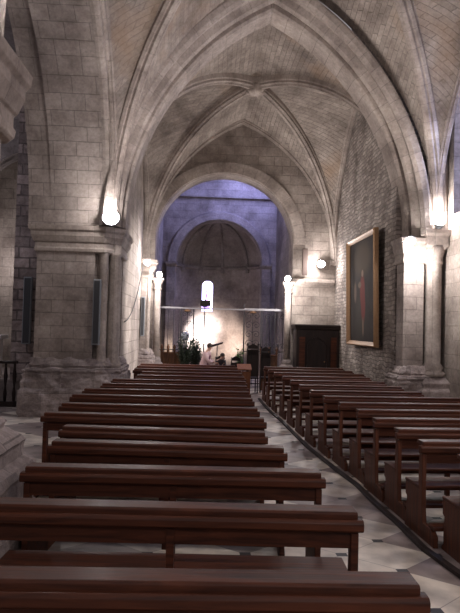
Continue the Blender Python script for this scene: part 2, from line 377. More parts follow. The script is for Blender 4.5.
# aisle behind the left arcade
struct('wall_aisle_left', MB().box(-9.4, -9, -3, 18.9, 0, 9), M['ashlar'])
struct('wall_aisle_end', MB().prism(arch_poly(-9, -3.6, 0, 9, -4.35, 1.62, 4.5, 6.4) if False else arch_poly(-9, -2.4, 0, 9, -4.35, 1.62, 4.5, 6.4), 15.6, 16.0, 'y'), M['chancel'])
struct('wall_aisle_chapel', MB().box(-9, -3.6, 18.4, 18.8, 0, 9), M['ashlar'])
t = MB()
for sgn in (-1, 1):
    sweep_half(t, (-4.35+sgn*1.62, 15.62, 4.5), (-4.35, 15.62, 6.4), [(-.14, .0), (.14, .0), (.14, .16), (.06, .2), (.06, .34), (-.14, .34)], 20)
struct('trim_5', t, M['chancel'])
struct('ceiling_aisle', MB().box(-9.4, -3.6, -3, 18.9, 9, 9.2), M['chancel'])
struct('floor_chapel', MB().box(-9, -3.6, 14.6, 18.4, 0, .55), M['worn'])

# ------------------------------------------------------------------ vaults
def vault(name, ribname, cs, wl, wr_, wn, wf, boss, ribs=('l', 'r', 'd'), k=1.0, n=24):
    """cs: spring points nl,nr,fl,fr ; w*: crown point of each side"""
    nl, nr, fl, fr = cs; web = MB(); rib = MB()
    D = {c: half_arc(p, (boss[0], boss[1], boss[2]+.24*k), n) for c, p in zip(('nl', 'nr', 'fl', 'fr'), cs)}
    for a, ca, cb_, crown in ((nl, 'nl', 'fl', wl), (nr, 'nr', 'fr', wr_), (nl, 'nl', 'nr', wn), (fl, 'fl', 'fr', wf)):
        pa = dict(nl=nl, nr=nr, fl=fl, fr=fr)
        for c in (ca, cb_): ruled(web, half_arc(pa[c], crown, n), D[c], 8, .10)
    for p in cs: sweep_half(rib, p, boss, scaled(RIB, k), n)
    if 'l' in ribs:
        for p in (nl, fl): sweep_half(rib, (p[0]-.02, p[1], p[2]), (wl[0]-.02, wl[1], wl[2]-.12), scaled(RIB, .7), n)
    if 'r' in ribs:
        for p in (nr, fr): sweep_half(rib, (p[0]+.02, p[1], p[2]), (wr_[0]+.02, wr_[1], wr_[2]-.12), scaled(RIB, .7), n)
    if 'f' in ribs:
        for p in (fl, fr): sweep_half(rib, (p[0], p[1]+.0, p[2]), (wf[0], wf[1], wf[2]-.12), scaled(RIB, .7), n)
    rib.lathe([(.05, boss[2]-.14), (.16, boss[2]-.12), (.26, boss[2]-.02), (.24, boss[2]+.12), (.1, boss[2]+.2)], boss[0], boss[1], 12)
    for j in range(6): rib.ball((boss[0]+.2*cos(j*pi/3), boss[1]+.2*sin(j*pi/3), boss[2]-.07), .07, 8)
    struct(name, web, M['web']); struct(ribname, rib, M['rib'])
vault('ceiling_first_bay', 'trim_6', [(-1.82, 4.6, SP), (5.05, 4.6, SP), (-1.82, 12.5, SP), (5.05, 12.5, SP)],
      (-1.95, 8.6, 9.0), (5.25, 8.6, 9.0), (1.6, 4.3, 9.6), (1.6, 12.7, 9.62), (1.6, 8.6, 9.35), k=1.25)
vault('ceiling_second_bay', 'trim_7', [(-1.95, 13.5, SP), (4.9, 13.4, SP), (-1.66, 18.9, SP), (4.27, 18.9, SP)],
      (-1.83, 16.55, 8.35), (4.30, 16.55, 8.35), (XC, 13.45, 9.25), (1.28, 18.98, 8.62), (1.42, 16.5, 8.62), ('l', 'r', 'f'))
t = MB()        # great transverse arch: wide plain soffit, then a moulded outer order on the near side
for sgn in (-1, 1):
    s0 = -1 if sgn < 0 else 1
    def pr(pts): return [(a*(-1 if sgn > 0 else 1), b) for a, b in pts]
    # for the left half the plane normal points to +Y, for the right half to -Y
    sweep_half(t, (XC+sgn*HS, 13.45, SP), (XC, 13.45, TOP), pr([(-.60, .05), (-.55, 0), (.0, 0), (.05, .05), (.05, .50), (-.60, .50)]), 32)
    sweep_half(t, (XC+sgn*(HS+.16), 12.75, SP), (XC, 12.75, TOP+.2), pr([(-.1, -.04), (-.04, -.09), (.04, -.06), (.12, 0), (.12, .3), (-.2, .3), (-.2, .12), (-.15, .1)]), 32)
    sweep_half(t, (XC+sgn*(HS+.27), 12.52, SP), (XC, 12.52, TOP+.40), pr([(-.1, .0), (-.03, -.07), (.06, -.05), (.10, .04), (.10, .14), (-.14, .14), (-.14, .1)]), 32)
struct('trim_8', t, M['rib'])
t = MB()        # rolls round the arcade arch of the first bay
for sgn in (-1, 1):
    for dx, dr, q in ((-2.0, .02, 1.0), (-1.93, .16, 1.0)):
        sweep_half(t, (dx, AC+sgn*(AR+dr), 4.0), (dx, AC, AZ+dr), [(a*q, b*q) for a, b in [(-.09, .0), (-.06, -.03), (0, -.045), (.06, -.03), (.09, 0), (.10, .10), (-.10, .10)]], 28)
    sweep_half(t, (-1.84, AC+sgn*(AR+.10), 4.0), (-1.84, AC, 9.05), [(-.07, .0), (-.03, -.03), (.03, -.03), (.07, 0), (.09, .3), (-.2, .3), (-.2, .05)], 28)
struct('trim_10', t, M['rib'])

# ------------------------------------------------------------------ piers
CORN = [(0, 3.42), (.03, 3.44), (.04, 3.50), (.02, 3.53), (.02, 3.62), (.05, 3.64), (.09, 3.74), (.10, 3.76), (.10, 3.84), (.14, 3.88), (.15, 3.97), (.0, 3.99)]
BASE = [(.20, 0), (.21, .05), (.20, .55), (.16, .60), (.16, .86), (.13, .90), (.16, .95), (.14, 1.0), (.06, 1.02), (.08, 1.06), (.04, 1.12), (0, 1.2)]
def rough_up(o, amp, seed=0):
    for v in o.data.vertices:
        n = noise.noise_vector(V(v.co)*3.1+V((seed, 0, 0))); v.co += n*amp
def pier(name, plan, core, shafts, label, zb=0, corn=CORN, base=BASE, cat='pier', wear=.15):
    cx = sum(p[0] for p in plan)/len(plan); cy = sum(p[1] for p in plan)/len(plan)
    t = thing(name, (cx, cy, 0), label, cat); off = (cx, cy, 0)
    MB().prism(core, 0, 4.0).build('pier_shaft', M['pier'], t, off=off)
    for x, y, r in shafts:
        MB().lathe([(r*1.5, 1.02), (r*1.5, 1.10), (r*1.25, 1.14), (r*1.3, 1.2), (r, 1.26), (r, 3.38), (r*1.15, 3.40), (r*1.15, 3.44), (r, 3.46), (r*1.15, 3.62)], x, y, 14).build('corner_column', M['rib'], t, off=off)
    stack(MB(), plan, corn).build('cornice', M['rib'], t, off=off, bevel=.008)
    mb = MB(); stack(mb, plan, base); o = mb.build('base', M['worn'], t, off=off)
    sb = o.modifiers.new('s', 'SUBSURF'); sb.subdivision_type = 'SIMPLE'; sb.levels = 4; sb.render_levels = 4
    tx = bpy.data.textures.new('wear', 'CLOUDS'); tx.noise_scale = .22
    dsp = o.modifiers.new('d', 'DISPLACE'); dsp.texture = tx; dsp.strength = wear; dsp.mid_level = .5; dsp.texture_coords = 'GLOBAL'
    return t
P1 = [(-3.42, 12.6), (-2.02, 12.6), (-1.74, 12.84), (-1.74, 14.1), (-3.42, 14.1)]
P1c = [(-3.40, 12.62), (-2.2, 12.62), (-2.2, 12.8), (-2.0, 12.8), (-1.86, 12.95), (-1.82, 13.0), (-1.82, 14.09), (-3.40, 14.09)]
pier('stone_pier', P1, P1c, [(-2.03, 12.72, .10), (-1.81, 12.86, .125)], 'broad stone pier with moulded cornice left of the pews, grey speaker on its corner')
P0 = [(-3.42, 3.3), (-1.74, 3.3), (-1.60, 3.6), (-1.57, 4.9), (-1.64, 5.0), (-3.42, 5.0)]
pier('stone_pier', P0, [(-3.4, 3.32), (-1.8, 3.32), (-1.66, 3.6), (-1.63, 4.86), (-1.68, 4.95), (-3.4, 4.95)], [], 'nearest stone pier cut off by the left edge of the photo', base=[(.30, 0), (.31, .08), (.30, .10), (.30, .42), (.32, .45), (.30, .50), (.27, .52), (.27, .74), (.29, .78), (.26, .84), (.18, .87), (.18, .96), (.20, 1.0), (.14, 1.06), (.05, 1.1), (.07, 1.15), (0, 1.2)], wear=.05)
P2 = [(-1.79, 18.52), (-1.56, 18.52), (-1.46, 18.62), (-1.46, 18.98), (-1.79, 18.98)]
pier('stone_pier', P2, [(-1.79, 18.56), (-1.62, 18.56), (-1.58, 18.7), (-1.54, 18.98), (-1.79, 18.98)], [(-1.56, 18.62, .07)], 'slim far stone pier left of the chancel arch')
# pilaster strip hidden in the left aisle, carries the dark speaker
tag(MB().box(-4.4, -3.63, 14.36, 14.9, .55, 9).build('aisle_pilaster', M['rough']), 'rough stone strip behind the broad pier, in the aisle', 'pilaster')
# right pier
P1R = [(4.38, 12.55), (4.88, 12.55), (4.88, 12.75), (5.30, 12.75), (5.30, 13.1), (4.38, 13.1)]
t = pier('stone_pier', P1R, [(4.40, 12.6), (4.84, 12.6), (4.88, 12.8), (5.3, 12.8), (5.3, 13.05), (4.40, 13.05)], [], 'lit stone pilaster and round column beside the right wall', corn=[(d*.55, z) for d, z in CORN])
off = t.location
MB().lathe([(.27, 1.0), (.27, 1.08), (.2, 1.13), (.23, 1.2), (.165, 1.28), (.165, 3.4), (.19, 3.42), (.19, 3.47), (.17, 3.5), (.20, 3.62), (.26, 3.8)], 5.06, 12.62, 18).build('corner_column', M['rib'], t, off=off)
stack(MB(), [(4.86, 12.42), (5.26, 12.42), (5.26, 12.8), (4.86, 12.8)], [(-.02, 3.72), (.04, 3.8), (.04, 4.0), (.08, 4.06), (.09, 4.14), (0, 4.15)]).build('capital', M['rib'], t, off=off, bevel=.01)
stack(MB(), [(4.84, 12.42), (5.26, 12.42), (5.26, 12.8), (4.84, 12.8)], [(.12, 0), (.12, .7), (.07, .78), (.10, .86), (.02, .98), (0, 1.02)]).build('column_base', M['worn'], t, off=off, bevel=.02)
# string course on the end wall, right
struct('trim_9', stack(MB(), [(3.02, 18.9), (4.30, 18.9), (4.30, 19.0), (3.02, 19.0)], [(.0, 3.36), (.03, 3.42), (.05, 3.44), (.05, 3.52), (0, 3.54)]), M['rib'])
# two slender columns carrying the chancel arch
for sgn, x, lab in ((-1, -1.30, 'slender white-lit column at the left of the chancel arch'), (1, 2.84, 'slender white-lit column at the right of the chancel arch')):
    t = thing('chancel_column', (x, 18.88, 0), lab, 'column', 'columns of the chancel arch')
    MB().lathe([(.105, .95), (.10, 3.05)], 0, 0, 16).build('column_shaft', M['rib'], t)
    MB().lathe([(.10, 3.05), (.13, 3.07), (.13, 3.11), (.105, 3.13), (.12, 3.22), (.17, 3.34), (.18, 3.36)], 0, 0, 16).box(-.19, .19, -.19, .1, 3.36, 3.42).build('capital', M['rib'], t)
    MB().box(-.27, .27, -.3, .1, 0, .55).box(-.23, .23, -.26, .1, .55, .66).lathe([(.22, .66), (.24, .70), (.22, .76), (.16, .80), (.17, .86), (.14, .92), (.105, .96)], 0, 0, 16).build('column_base', M['worn'], t, bevel=.02)

# ------------------------------------------------------------------ pews
def make_pew(L, wend, D=.40):
    t = thing('pew', (0, 0, 0), 'x', 'pew')
    prof = [(.155, .882), (.15, .90), (.012, .905), (0, .895), (0, .862), (-.02, .858), (-.034, .845), (-.034, .812), (-.02, .80), (.0, .795), (.03, .79), (.04, .862), (.155, .868)]
    h = L/2
    m = MB(); m.prism([(.155, .868), (.155, .895), (.145, .905), (.012, .905), (0, .895), (0, .858), (.04, .862)], -h+.03, h-.03, 'x'); m.prism([(0, .868), (-.02, .866), (-.034, .850), (-.034, .812), (-.02, .80), (.0, .795), (.03, .79), (.04, .868)], -h, h, 'x'); m.build('top_rail', M['wood'], t, bevel=.004)
    MB().box(-h+.05, h-.05, .012, .034, .70, .80).build('back_board', M['wood'], t)
    MB().box(-h+.02, h-.02, .06, D+.01, .445, .475).build('seat', M['wood'], t, bevel=.008)
    MB().box(-h+.06, h-.06, D-.04, D-.02, .35, .445).build('seat_rail', M['wood'], t)
    k = MB().box(-h+.03, h-.03, -.27, -.13, .15, .185); k.build('kneeler', M['wood'], t, bevel=.008)
    for sx in (-1, 1):
        x0 = sx*(h-.045)
        # side profile: upright behind, broad panel with a notch below the seat, foot reaching back to the kneeler
        pts = [(-.27, 0), (-.27, .10), (-.20, .15), (-.02, .15), (0, .30), (0, .79), (.07, .79), (.085, .50), (.10, .445), (D, .445), (D, .32), (D-.035, .30), (D-.035, .26), (D-.02, .24), (D-.02, .06), (D+.01, .03), (D+.01, 0)]
        MB().prism(pts, x0-.022, x0+.022, 'x').build('end_panel', wend, t, bevel=.004)
    for x in (-h*.36, h*.3) if L > 2.3 else (0,):
        MB().box(x-.022, x+.022, 0, .06, .0, .79).box(x-.015, x+.015, .06, D-.04, .35, .445).build('back_post', M['wood'], t)
    return t
ORD = ['nearest', 'second', 'third', 'fourth', 'fifth', 'sixth', 'seventh', 'eighth', 'ninth', 'tenth', 'eleventh', 'twelfth', 'thirteenth', 'fourteenth', 'fifteenth', 'sixteenth']
PL = [(-1.30, 2.50, .95, 2.44), (-1.22, 3.50, .97, 3.40), (-1.24, 4.40, .95, 4.32), (-1.30, 5.35, .82, 5.18), (-1.39, 6.12, .75, 5.92), (-1.78, 7.02, .82, 6.82), (-1.77, 7.86, .83, 7.68), (-1.82, 8.85, .84, 8.72),
      (-1.80, 9.66, .87, 9.62), (-1.66, 10.55, .92, 10.55), (-1.62, 11.45, .98, 11.45), (-1.25, 12.45, 1.02, 12.45), (-1.25, 13.35, 1.05, 13.35), (-1.5, 14.25, 1.08, 14.25), (-1.55, 15.15, 1.08, 15.15), (-1.55, 16.05, 1.08, 16.05)]
PR = [(2.24, 4.92), (2.14, 5.60), (2.14, 6.29), (2.11, 7.0), (2.11, 7.75), (2.04, 8.46), (1.98, 9.24), (1.92, 10.06), (1.90, 11.0), (1.88, 11.95), (1.86, 12.95), (1.80, 13.95), (1.78, 14.95), (1.78, 15.9)]
def place(side, i, xl, yl, xr, yr, protos={}):
    L = round(sqrt((xr-xl)**2+(yr-yl)**2), 1); key = (side, L)
    if key not in protos: o = protos[key] = make_pew(L, M['wood'] if side == 'left' else M['wood_end'], .47 if side == 'left' else .40)
    else: o = copy_tree(protos[key])
    o.location = ((xl+xr)/2, (yl+yr)/2, 0); o.rotation_euler = (0, 0, math.atan2(yr-yl, xr-xl))
    tag(o, f'dark wooden pew {side} of the aisle, {ORD[i]} in its row'+(' from the camera' if i else ' to the camera'), 'pew', f'pews {side} of the aisle')
for i, (xl, yl, xr, yr) in enumerate(PL): place('left', i, xl, yl, xr, yr)
for i, (x, y) in enumerate(PR):
    L = 2.9 if i < 4 else 2.8 if i < 7 else 2.0 if i < 11 else 2.2
    a = R_(2.2)
    place('right', i, x, y, x+L*cos(a), y+L*sin(a)*(1 if i < 11 else .3))
rn = MB(); pts = [(x-.012, y) for x, y in PR[:14]]; pts = [(2.30, 4.2)]+pts
lft = [(x-.09, y-.32) for x, y in pts]; rgt = [(x-.025, y-.32) for x, y in pts]
lft.append((1.69, 16.3)); rgt.append((1.75, 16.3))
rn.prism(lft+rgt[::-1], 0, .035); tag(rn.build('floor_batten', M['black'], bevel=.006), 'long dark wooden batten on the floor along the right pews', 'batten')

# ------------------------------------------------------------------ lamps
def floodlight(p, label, face, w, energy, light_off=(0, -.12, 0), r=.10, size=.06, col=(1, .95, .93), stand=None):
    t = thing('floodlight', p, label, 'lamp', 'floodlights of the nave'); f = V(face).normalized(); q = V((0, 0, 1)).rotation_difference(f).to_matrix()
    def pr(mb): mb.v = [tuple(q @ V(v)) for v in mb.v]; return mb
    pr(MB().lathe([(r*.55, -r*1.1), (r*.8, -r*.9), (r*1.1, -.01), (r*1.12, .0), (r*1.0, .0)], n=14)).build('housing', M['housing'], t)
    pr(MB().lathe([(r*.98, .002), (r*.9, r*.35), (r*.5, r*.6), (.01, r*.68)], n=14)).build('lamp_glass', M['bulb'], t)
    if stand: MB().tube([(0, 0, 0), stand], .02, 6).build('bracket', M['housing'], t)
    ld = bpy.data.lights.new('floodlight_glow', 'POINT'); ld.energy = energy; ld.shadow_soft_size = size; ld.color = col
    lo = bpy.data.objects.new('lamp_light', ld); COL.objects.link(lo); lo.parent = t; lo.location = V(light_off)
    return t
floodlight((-1.86, 12.36, 4.14), 'glaring floodlight on the cornice of the broad left pier', (.1, -.9, .35), 0, 26, (.08, -.30, .10), .17, stand=(0, .08, -.15))
floodlight((4.42, 12.28, 3.86), 'floodlight in front of the right pilaster, shining down on it', (-.4, -.5, -.6), 0, 45, (.1, -.22, -.50), .10, stand=(0, .14, .02))
floodlight((5.05, 12.32, 4.26), 'floodlight on the round column capital at the right wall', (-.1, -.5, .8), 0, 38, (0, .0, .18), .10, stand=(0, .12, -.12))
floodlight((3.86, 18.72, 4.02), 'floodlight high on the end wall above the confessional', (-.3, -.7, .2), 0, 36, (-.12, -.14, -.02), .12, stand=(0, .28, -.03))
floodlight((2.80, 18.70, 3.52), 'floodlight on the capital of the right chancel column', (-.5, -.6, .2), 0, 55, (.0, -.34, -.40), .10, stand=(0, .1, -.1))
floodlight((-1.26, 18.70, 3.52), 'floodlight on the capital of the left chancel column', (.5, -.6, .2), 0, 28, (.0, -.34, -.40), .10, stand=(0, .1, -.1))
floodlight((-1.60, 18.25, 3.84), 'floodlight on the cornice of the slim far left pier', (.2, -.8, .3), 0, 18, (.05, -.35, .2), .10, stand=(0, .1, -.12))
floodlight((-1.72, 4.62, 4.62), 'floodlight above the nearest pier in the top left corner', (.4, -.3, .8), 0, 60, (.1, .25, .25), .12, stand=(0, 0, -.63))
def light(name, kind, p, e, col, size=.3, rot=None, target=None, spot=None):
    ld = bpy.data.lights.new(name, kind); ld.energy = e; ld.color = col
    if kind == 'AREA': ld.size = size
    else: ld.shadow_soft_size = size
    if spot: ld.spot_size = spot; ld.spot_blend = 1.0
    o = bpy.data.objects.new(name, ld); COL.objects.link(o); o.location = p
    if target: o.rotation_euler = (V(target)-V(p)).to_track_quat('-Z', 'Y').to_euler()
    return o
# unseen fill lights added behind the grille to brighten chancel and apse
light('apse_fill', 'SPOT', (-.1, 24.9, .9), 1500, (1, .95, .93), .12, target=(.10, 26.9, 1.6), spot=.95)
light('apse_fill', 'SPOT', (1.9, 25.0, .9), 330, (1, .82, .68), .12, target=(1.15, 26.9, 1.4), spot=1.35)
light('apse_fill', 'POINT', (-.95, 23.4, 1.0), 10, (1, .8, .6), .08)
# daylight through the high chancel window
light('window_daylight', 'AREA', (3.0, 21.8, 8.5), 190, (.40, .43, 1), 2.2, target=(.2, 23.9, 6.6))
light('window_daylight', 'AREA', (5.4, 11.6, 5.8), 25, (.5, .6, 1), 1.2, target=(1, 9, 4))
# added fill lights without fixtures, brightening nave walls, vaults and left aisle
light('nave_fill', 'SPOT', (4.1, 13.9, 4.1), 2600, (1, .95, .92), .12, target=(-1.8, 17.0, 2.4), spot=.9)
light('nave_fill', 'SPOT', (-1.3, 13.6, 4.3), 260, (1, .93, .88), .12, target=(4.3, 16.6, 4.6), spot=1.5)
light('nave_fill', 'SPOT', (-1.55, 12.2, 4.4), 190, (1, .93, .9), .12, target=(2.5, 10.8, 9.5), spot=2.2)
light('nave_fill', 'SPOT', (4.7, 12.0, 4.5), 190, (1, .93, .9), .12, target=(.5, 10.8, 9.5), spot=2.2)
light('nave_fill', 'SPOT', (3.7, 18.4, 4.3), 170, (1, .93, .9), .12, target=(1.2, 16.2, 8.8), spot=2.0)
light('nave_fill', 'POINT', (4.6, 4.4, 4.4), 110, (1, .9, .88), .15)
light('nave_fill', 'POINT', (1.5, -2.0, 5.0), 160, (1, .88, .87), .5)
light('aisle_fill', 'POINT', (-6.5, 12.5, 5.0), 60, (.85, .85, 1), .3)  # added fill for the left aisle, no lamp modelled
light('aisle_fill', 'POINT', (-5.5, 17.2, 3.8), 35, (1, .93, .95), .3)
w = bpy.data.worlds.new('World'); sc.world = w; w.use_nodes = True
w.node_tree.nodes['Background'].inputs[0].default_value = (.60, .56, .58, 1); w.node_tree.nodes['Background'].inputs[1].default_value = .25

# ------------------------------------------------------------------ things on the walls
# painting
t = thing('framed_painting', (4.38, 15.2, 1.55), 'large dark painting of a figure in red in a gilt frame', 'painting')
CW, CH, FW = 2.64, 2.86, .12
def frame_at(w, h):      # rectangle ring, local: x = depth (towards -X), y width, z up
    return w, h
fr = MB()
prf = [(0, 0), (-.10, 0), (-.13, .03), (-.10, .07), (-.07, .10), (-.05, FW), (0, FW)]     # (depth, inward)
rings = []
for (sy, z, iy, iz) in ((-1, 0, 1, 1), (1, 0, -1, 1), (1, CH, -1, -1), (-1, CH, 1, -1), (-1, 0, 1, 1)):
    rings.append([(d-.10, sy*CW/2+iy*q, z+iz*q) for d, q in prf])
fr.rings(rings, cap=False)
o_fr = fr.build('frame', M['gilt'], t, bevel=.004)
pm, nt, b, c = ellipse_mat('painted canvas', (.035, .028, .026), [(.5, .80, .30, .16, (.075, .055, .04), .6), (.42, .25, .2, .2, (.05, .042, .036), .7), (.50, .50, .09, .15, (.17, .045, .038), .5), (.53, .36, .075, .17, (.15, .038, .034), .5), (.50, .67, .04, .035, (.22, .15, .11), .4), (.52, .15, .03, .08, (.16, .11, .08), .5), (.22, .5, .05, .1, (.14, .10, .08), .5), (.40, .56, .06, .03, (.15, .11, .08), .5)], .85)
b.inputs['Specular IOR Level'].default_value = .15
cv = MB(); y0, y1, z0, z1 = -CW/2+FW-.02, CW/2-FW+.02, FW-.02, CH-FW+.02
cv.add([(-.13, y1, z0), (-.13, y0, z0), (-.13, y0, z1), (-.13, y1, z1), (-.10, y1, z0), (-.10, y0, z0), (-.10, y0, z1), (-.10, y1, z1)],
       [(0, 1, 2, 3), (7, 6, 5, 4), (0, 4, 5, 1), (2, 6, 7, 3), (1, 5, 6, 2), (0, 3, 7, 4)], [[(0, 0), (1, 0), (1, 1), (0, 1)]]+[[(0, 0)]*4]*5)
cv.build('canvas', pm, t)
MB().box(-.10, 0, -CW/2+.06, CW/2-.06, .06, .16).build('wall_mount', M['black'], t)
t.rotation_euler = (0, R_(-1.2), 0)
# loudspeaker columns
def col_speaker(p, h, w, label, m1='speaker', rz=0, gap=.04):
    t = thing('column_loudspeaker', p, label, 'loudspeaker', 'column loudspeakers', rz)
    MB().box(-w/2, w/2, -.11, 0, 0, h).build('cabinet', M[m1], t, bevel=.01)
    MB().box(-w/2+.022, w/2-.022, -.118, -.105, .03, h-.03).build('speaker_grille', M['speaker_d'] if m1 != 'brownsp' else M['brownsp'], t)
    for z in (h*.2, h*.8): MB().box(-.02, .02, 0, gap, z-.03, z+.03).build('bracket', M['housing'], t)
col_speaker((-2.11, 12.56, 1.50), 1.36, .155, 'grey column loudspeaker on the near corner of the broad left pier')
col_speaker((-4.02, 14.31, 1.42), 1.58, .19, 'dark column loudspeaker on the rough strip in the left aisle', 'speaker')
col_speaker((-1.71, 18.5, 1.60), 1.20, .12, 'grey column loudspeaker on the slim far left pier', rz=R_(4))
col_speaker((3.36, 18.94, 3.66), .86, .17, 'small brown column loudspeaker high on the end wall', 'brownsp')
cb = MB().tube([V((-1.76, 14.4, 2.0)).lerp(V((-1.72, 18.2, 3.75)), s)+V((0, 0, -.42*4*s*(1-s)*.9)) for s in [i/16 for i in range(17)]], .012, 6)
tag(cb.build('cable', M['cable']), 'thin dark cable sagging along the lit wall behind the left pier', 'cable')

# confessional
t = thing('confessional', (3.70, 18.94, 0), 'dark wooden confessional with arched door against the end wall', 'confessional')
MB().box(-.66, .66, -.75, -.70, .0, 1.92).box(-.66, -.60, -.70, -.02, 0, 1.92).box(.60, .66, -.70, -.02, 0, 1.92).box(-.6, .6, -.06, -.02, 0, 1.92).build('body', M['black'], t, bevel=.01)
stack(MB(), [(-.66, -.75), (.66, -.75), (.66, -.02), (-.66, -.02)], [(0, 1.92), (.04, 1.95), (.05, 2.0), (.07, 2.03), (.07, 2.07), (0, 2.09)]).build('cornice', M['black'], t)
dp = [(-.27, .1)]+[(p.x, p.z) for p in half_arc((-.27, 0, 1.35), (0, 0, 1.66), 8)]+[(p.x, p.z) for p in half_arc((.27, 0, 1.35), (0, 0, 1.66), 8)[::-1][1:]]+[(.27, .1)]
MB().prism(dp, -.775, -.75, 'y').build('door', M['black'], t, bevel=.01)
MB().ball((.2, -.80, .95), .025, 8).build('door_handle', M['gilt'], COL.objects['door'])
a_ = MB()
for s_ in (-1, 1): sweep_half(a_, (s_*.27, -.775, 1.35), (0, -.775, 1.66), [(-.03, 0), (.03, 0), (.03, .07), (-.03, .07)], 10); a_.box(min(s_*.27, s_*.34), max(s_*.27, s_*.34), -.805, -.75, .1, 1.36)
a_.build('door_arch', M['black'], t)
for s_ in (-1, 1): MB().box(s_*.49-.09, s_*.49+.09, -.765, -.748, .25, 1.7).build('side_panel', M['wood'], t, bevel=.008)
MB().box(-.7, .7, -.79, -.02, 0, .1).build('plinth', M['black'], t)

# ------------------------------------------------------------------ iron grille across the chancel arch
GY = 19.42
t = thing('chancel_grille', (.78, GY, 0), 'wrought iron grille with scrolls across the chancel arch, gates open', 'grille')
MB().box(-2.19, -1.30, -.025, .025, 2.50, 2.555).box(-1.30, .72, -.025, .025, 2.50, 2.54).box(.72, 2.19, -.03, .03, 2.50, 2.57).build('top_rail', M['railmetal'], t)
for x in (-1.33, -1.0+.07, .72, 1.28): MB().box(x-.02, x+.02, -.02, .02, 0, 2.7 if x in (.72,) else 2.5).build('post', M['iron'], t)
def scroll(mb, cx, cz, r, d, tw=1.6):
    mb.tube([(cx+d*r*(1-k/26)*cos(k/26*tw*2*pi), 0, cz+r*(1-k/26)*sin(k/26*tw*2*pi)) for k in range(24)], .011, 5)
def bars(x0, x1, z1, step, name='bars', scr=True):
    mb = MB(); n = int((x1-x0)/step)
    for i in range(n+1): mb.box(x0+i*step-.009, x0+i*step+.009, -.009, .009, .05, z1)
    mb.box(x0, x1, -.012, .012, 1.15, 1.18); mb.box(x0, x1, -.012, .012, .1, .14)
    mb.build(name, M['iron'], t)
    if scr:
        z = 1.3
        while z < z1-.2:
            s = MB(); d = 1
            for cx in [x0+(x1-x0)*f for f in (.28, .72)]: scroll(s, cx, z+.12, min(.15, (x1-x0)*.24), d); d = -d
            s.build('scroll_ornament', M['iron'], t); z += .3
bars(-2.1, -1.40, 2.45, .175, scr=False); bars(-1.33, -.93, 2.45, .2); bars(.72, 1.28, 2.45, .28); bars(1.34, 2.15, 2.45, .13, scr=False)
s = MB()
for cx, d in ((1.5, 1), (1.75, -1), (2.0, 1)): scroll(s, cx, 2.3, .11, d); scroll(s, cx, 1.35, .1, -d)
s.build('scroll_ornament', M['iron'], t)
for x in (-1.13, 1.0):
    MB().lathe([(.01, 2.40), (.12, 2.42), (.10, 2.46), (.02, 2.49)], x, -.05, 10).build('gilt_boss', M['gilt'], t)

# ------------------------------------------------------------------ stalls and small furniture by the chancel
def stall(x0, x1, y, label, n):
    t = thing('choir_stall', ((x0+x1)/2, y, 0), label, 'choir stall', 'choir stalls by the chancel arch'); w = (x1-x0)/2
    MB().box(-w, w, 0, .05, .1, 1.05).build('back_panel', M['stall'], t)
    MB().box(-w-.02, w+.02, -.05, .09, 1.05, 1.10).build('top_rail', M['stall'], t, bevel=.01)
    MB().box(-w, w, -.38, 0, .42, .46).build('seat', M['stall'], t)
    for i in range(n+1):
        x = -w+2*w*i/n
        MB().box(x-.025, x+.025, -.4, .05, 0, .68).box(x-.025, x+.025, -.05, .05, .68, 1.1).build('side_panel', M['stall'], t, bevel=.01)
        MB().lathe([(.03, 1.1), (.045, 1.14), (.025, 1.18), (.05, 1.25), (.03, 1.31), (.005, 1.35)], x, 0, 10).build('finial', M['stall'], t)
stall(-1.13, -.52, 19.05, 'orange-brown choir stall at the foot of the left chancel column', 3)
stall(2.02, 2.52, 18.9, 'brown choir stall beside the base of the right chancel column', 2)
def chair(x, y, rz, label, mt='black', h=1.05, w=.44, solid=False):
    t = thing('chair', (x, y, 0), label, 'chair', None, rz); m = M[mt]
    MB().box(-w/2, w/2, -w/2, w/2, .43, .47).build('seat', m, t, bevel=.01)
    for sx in (-1, 1):
        MB().tube([(sx*(w/2-.03), -w/2+.03, 0), (sx*(w/2-.03), -w/2+.03, .43)], .018, 6).build('leg', m, t)
        MB().tube([(sx*(w/2-.03), w/2-.03, 0), (sx*(w/2-.03), w/2-.03, .47)], .018, 6).build('leg', m, t)
    mb = MB()
    for sx in (-1, 1): mb.tube([(sx*(w/2-.03), w/2-.03, .47), (sx*(w/2-.04), w/2+.05, h)], .018, 6)
    mb.box(-w/2+.04, w/2-.04, w/2+.01, w/2+.04, h-.3, h-.16)
    mb.prism([(-w/2+.02, h-.1), (w/2-.02, h-.1), (w/2-.06, h-.02), (0, h+.05), (-w/2+.06, h-.02)], w/2+.02, w/2+.05, 'y')
    if solid: mb.box(-w/2+.02, w/2-.02, w/2+.01, w/2+.04, .5, h-.12); [mb.ball((sx*(w/2-.04), w/2+.05, h+.03), .035, 8) for sx in (-1, 1)]
    mb.build('backrest', m, t)
chair(.74, 18.45, R_(170), 'dark wooden chair left of its twin in the middle of the chancel step', h=1.02, w=.34)
chair(1.16, 18.4, R_(186), 'dark wooden chair right of its twin, nearer the aisle', h=1.02, w=.34)
chair(1.62, 17.8, R_(185), 'tall dark carved chair right of the aisle end', h=1.42, w=.40, solid=True)
chair(2.06, 17.95, R_(175), 'tall dark carved chair next to the right choir stall', h=1.34, w=.34, solid=True)
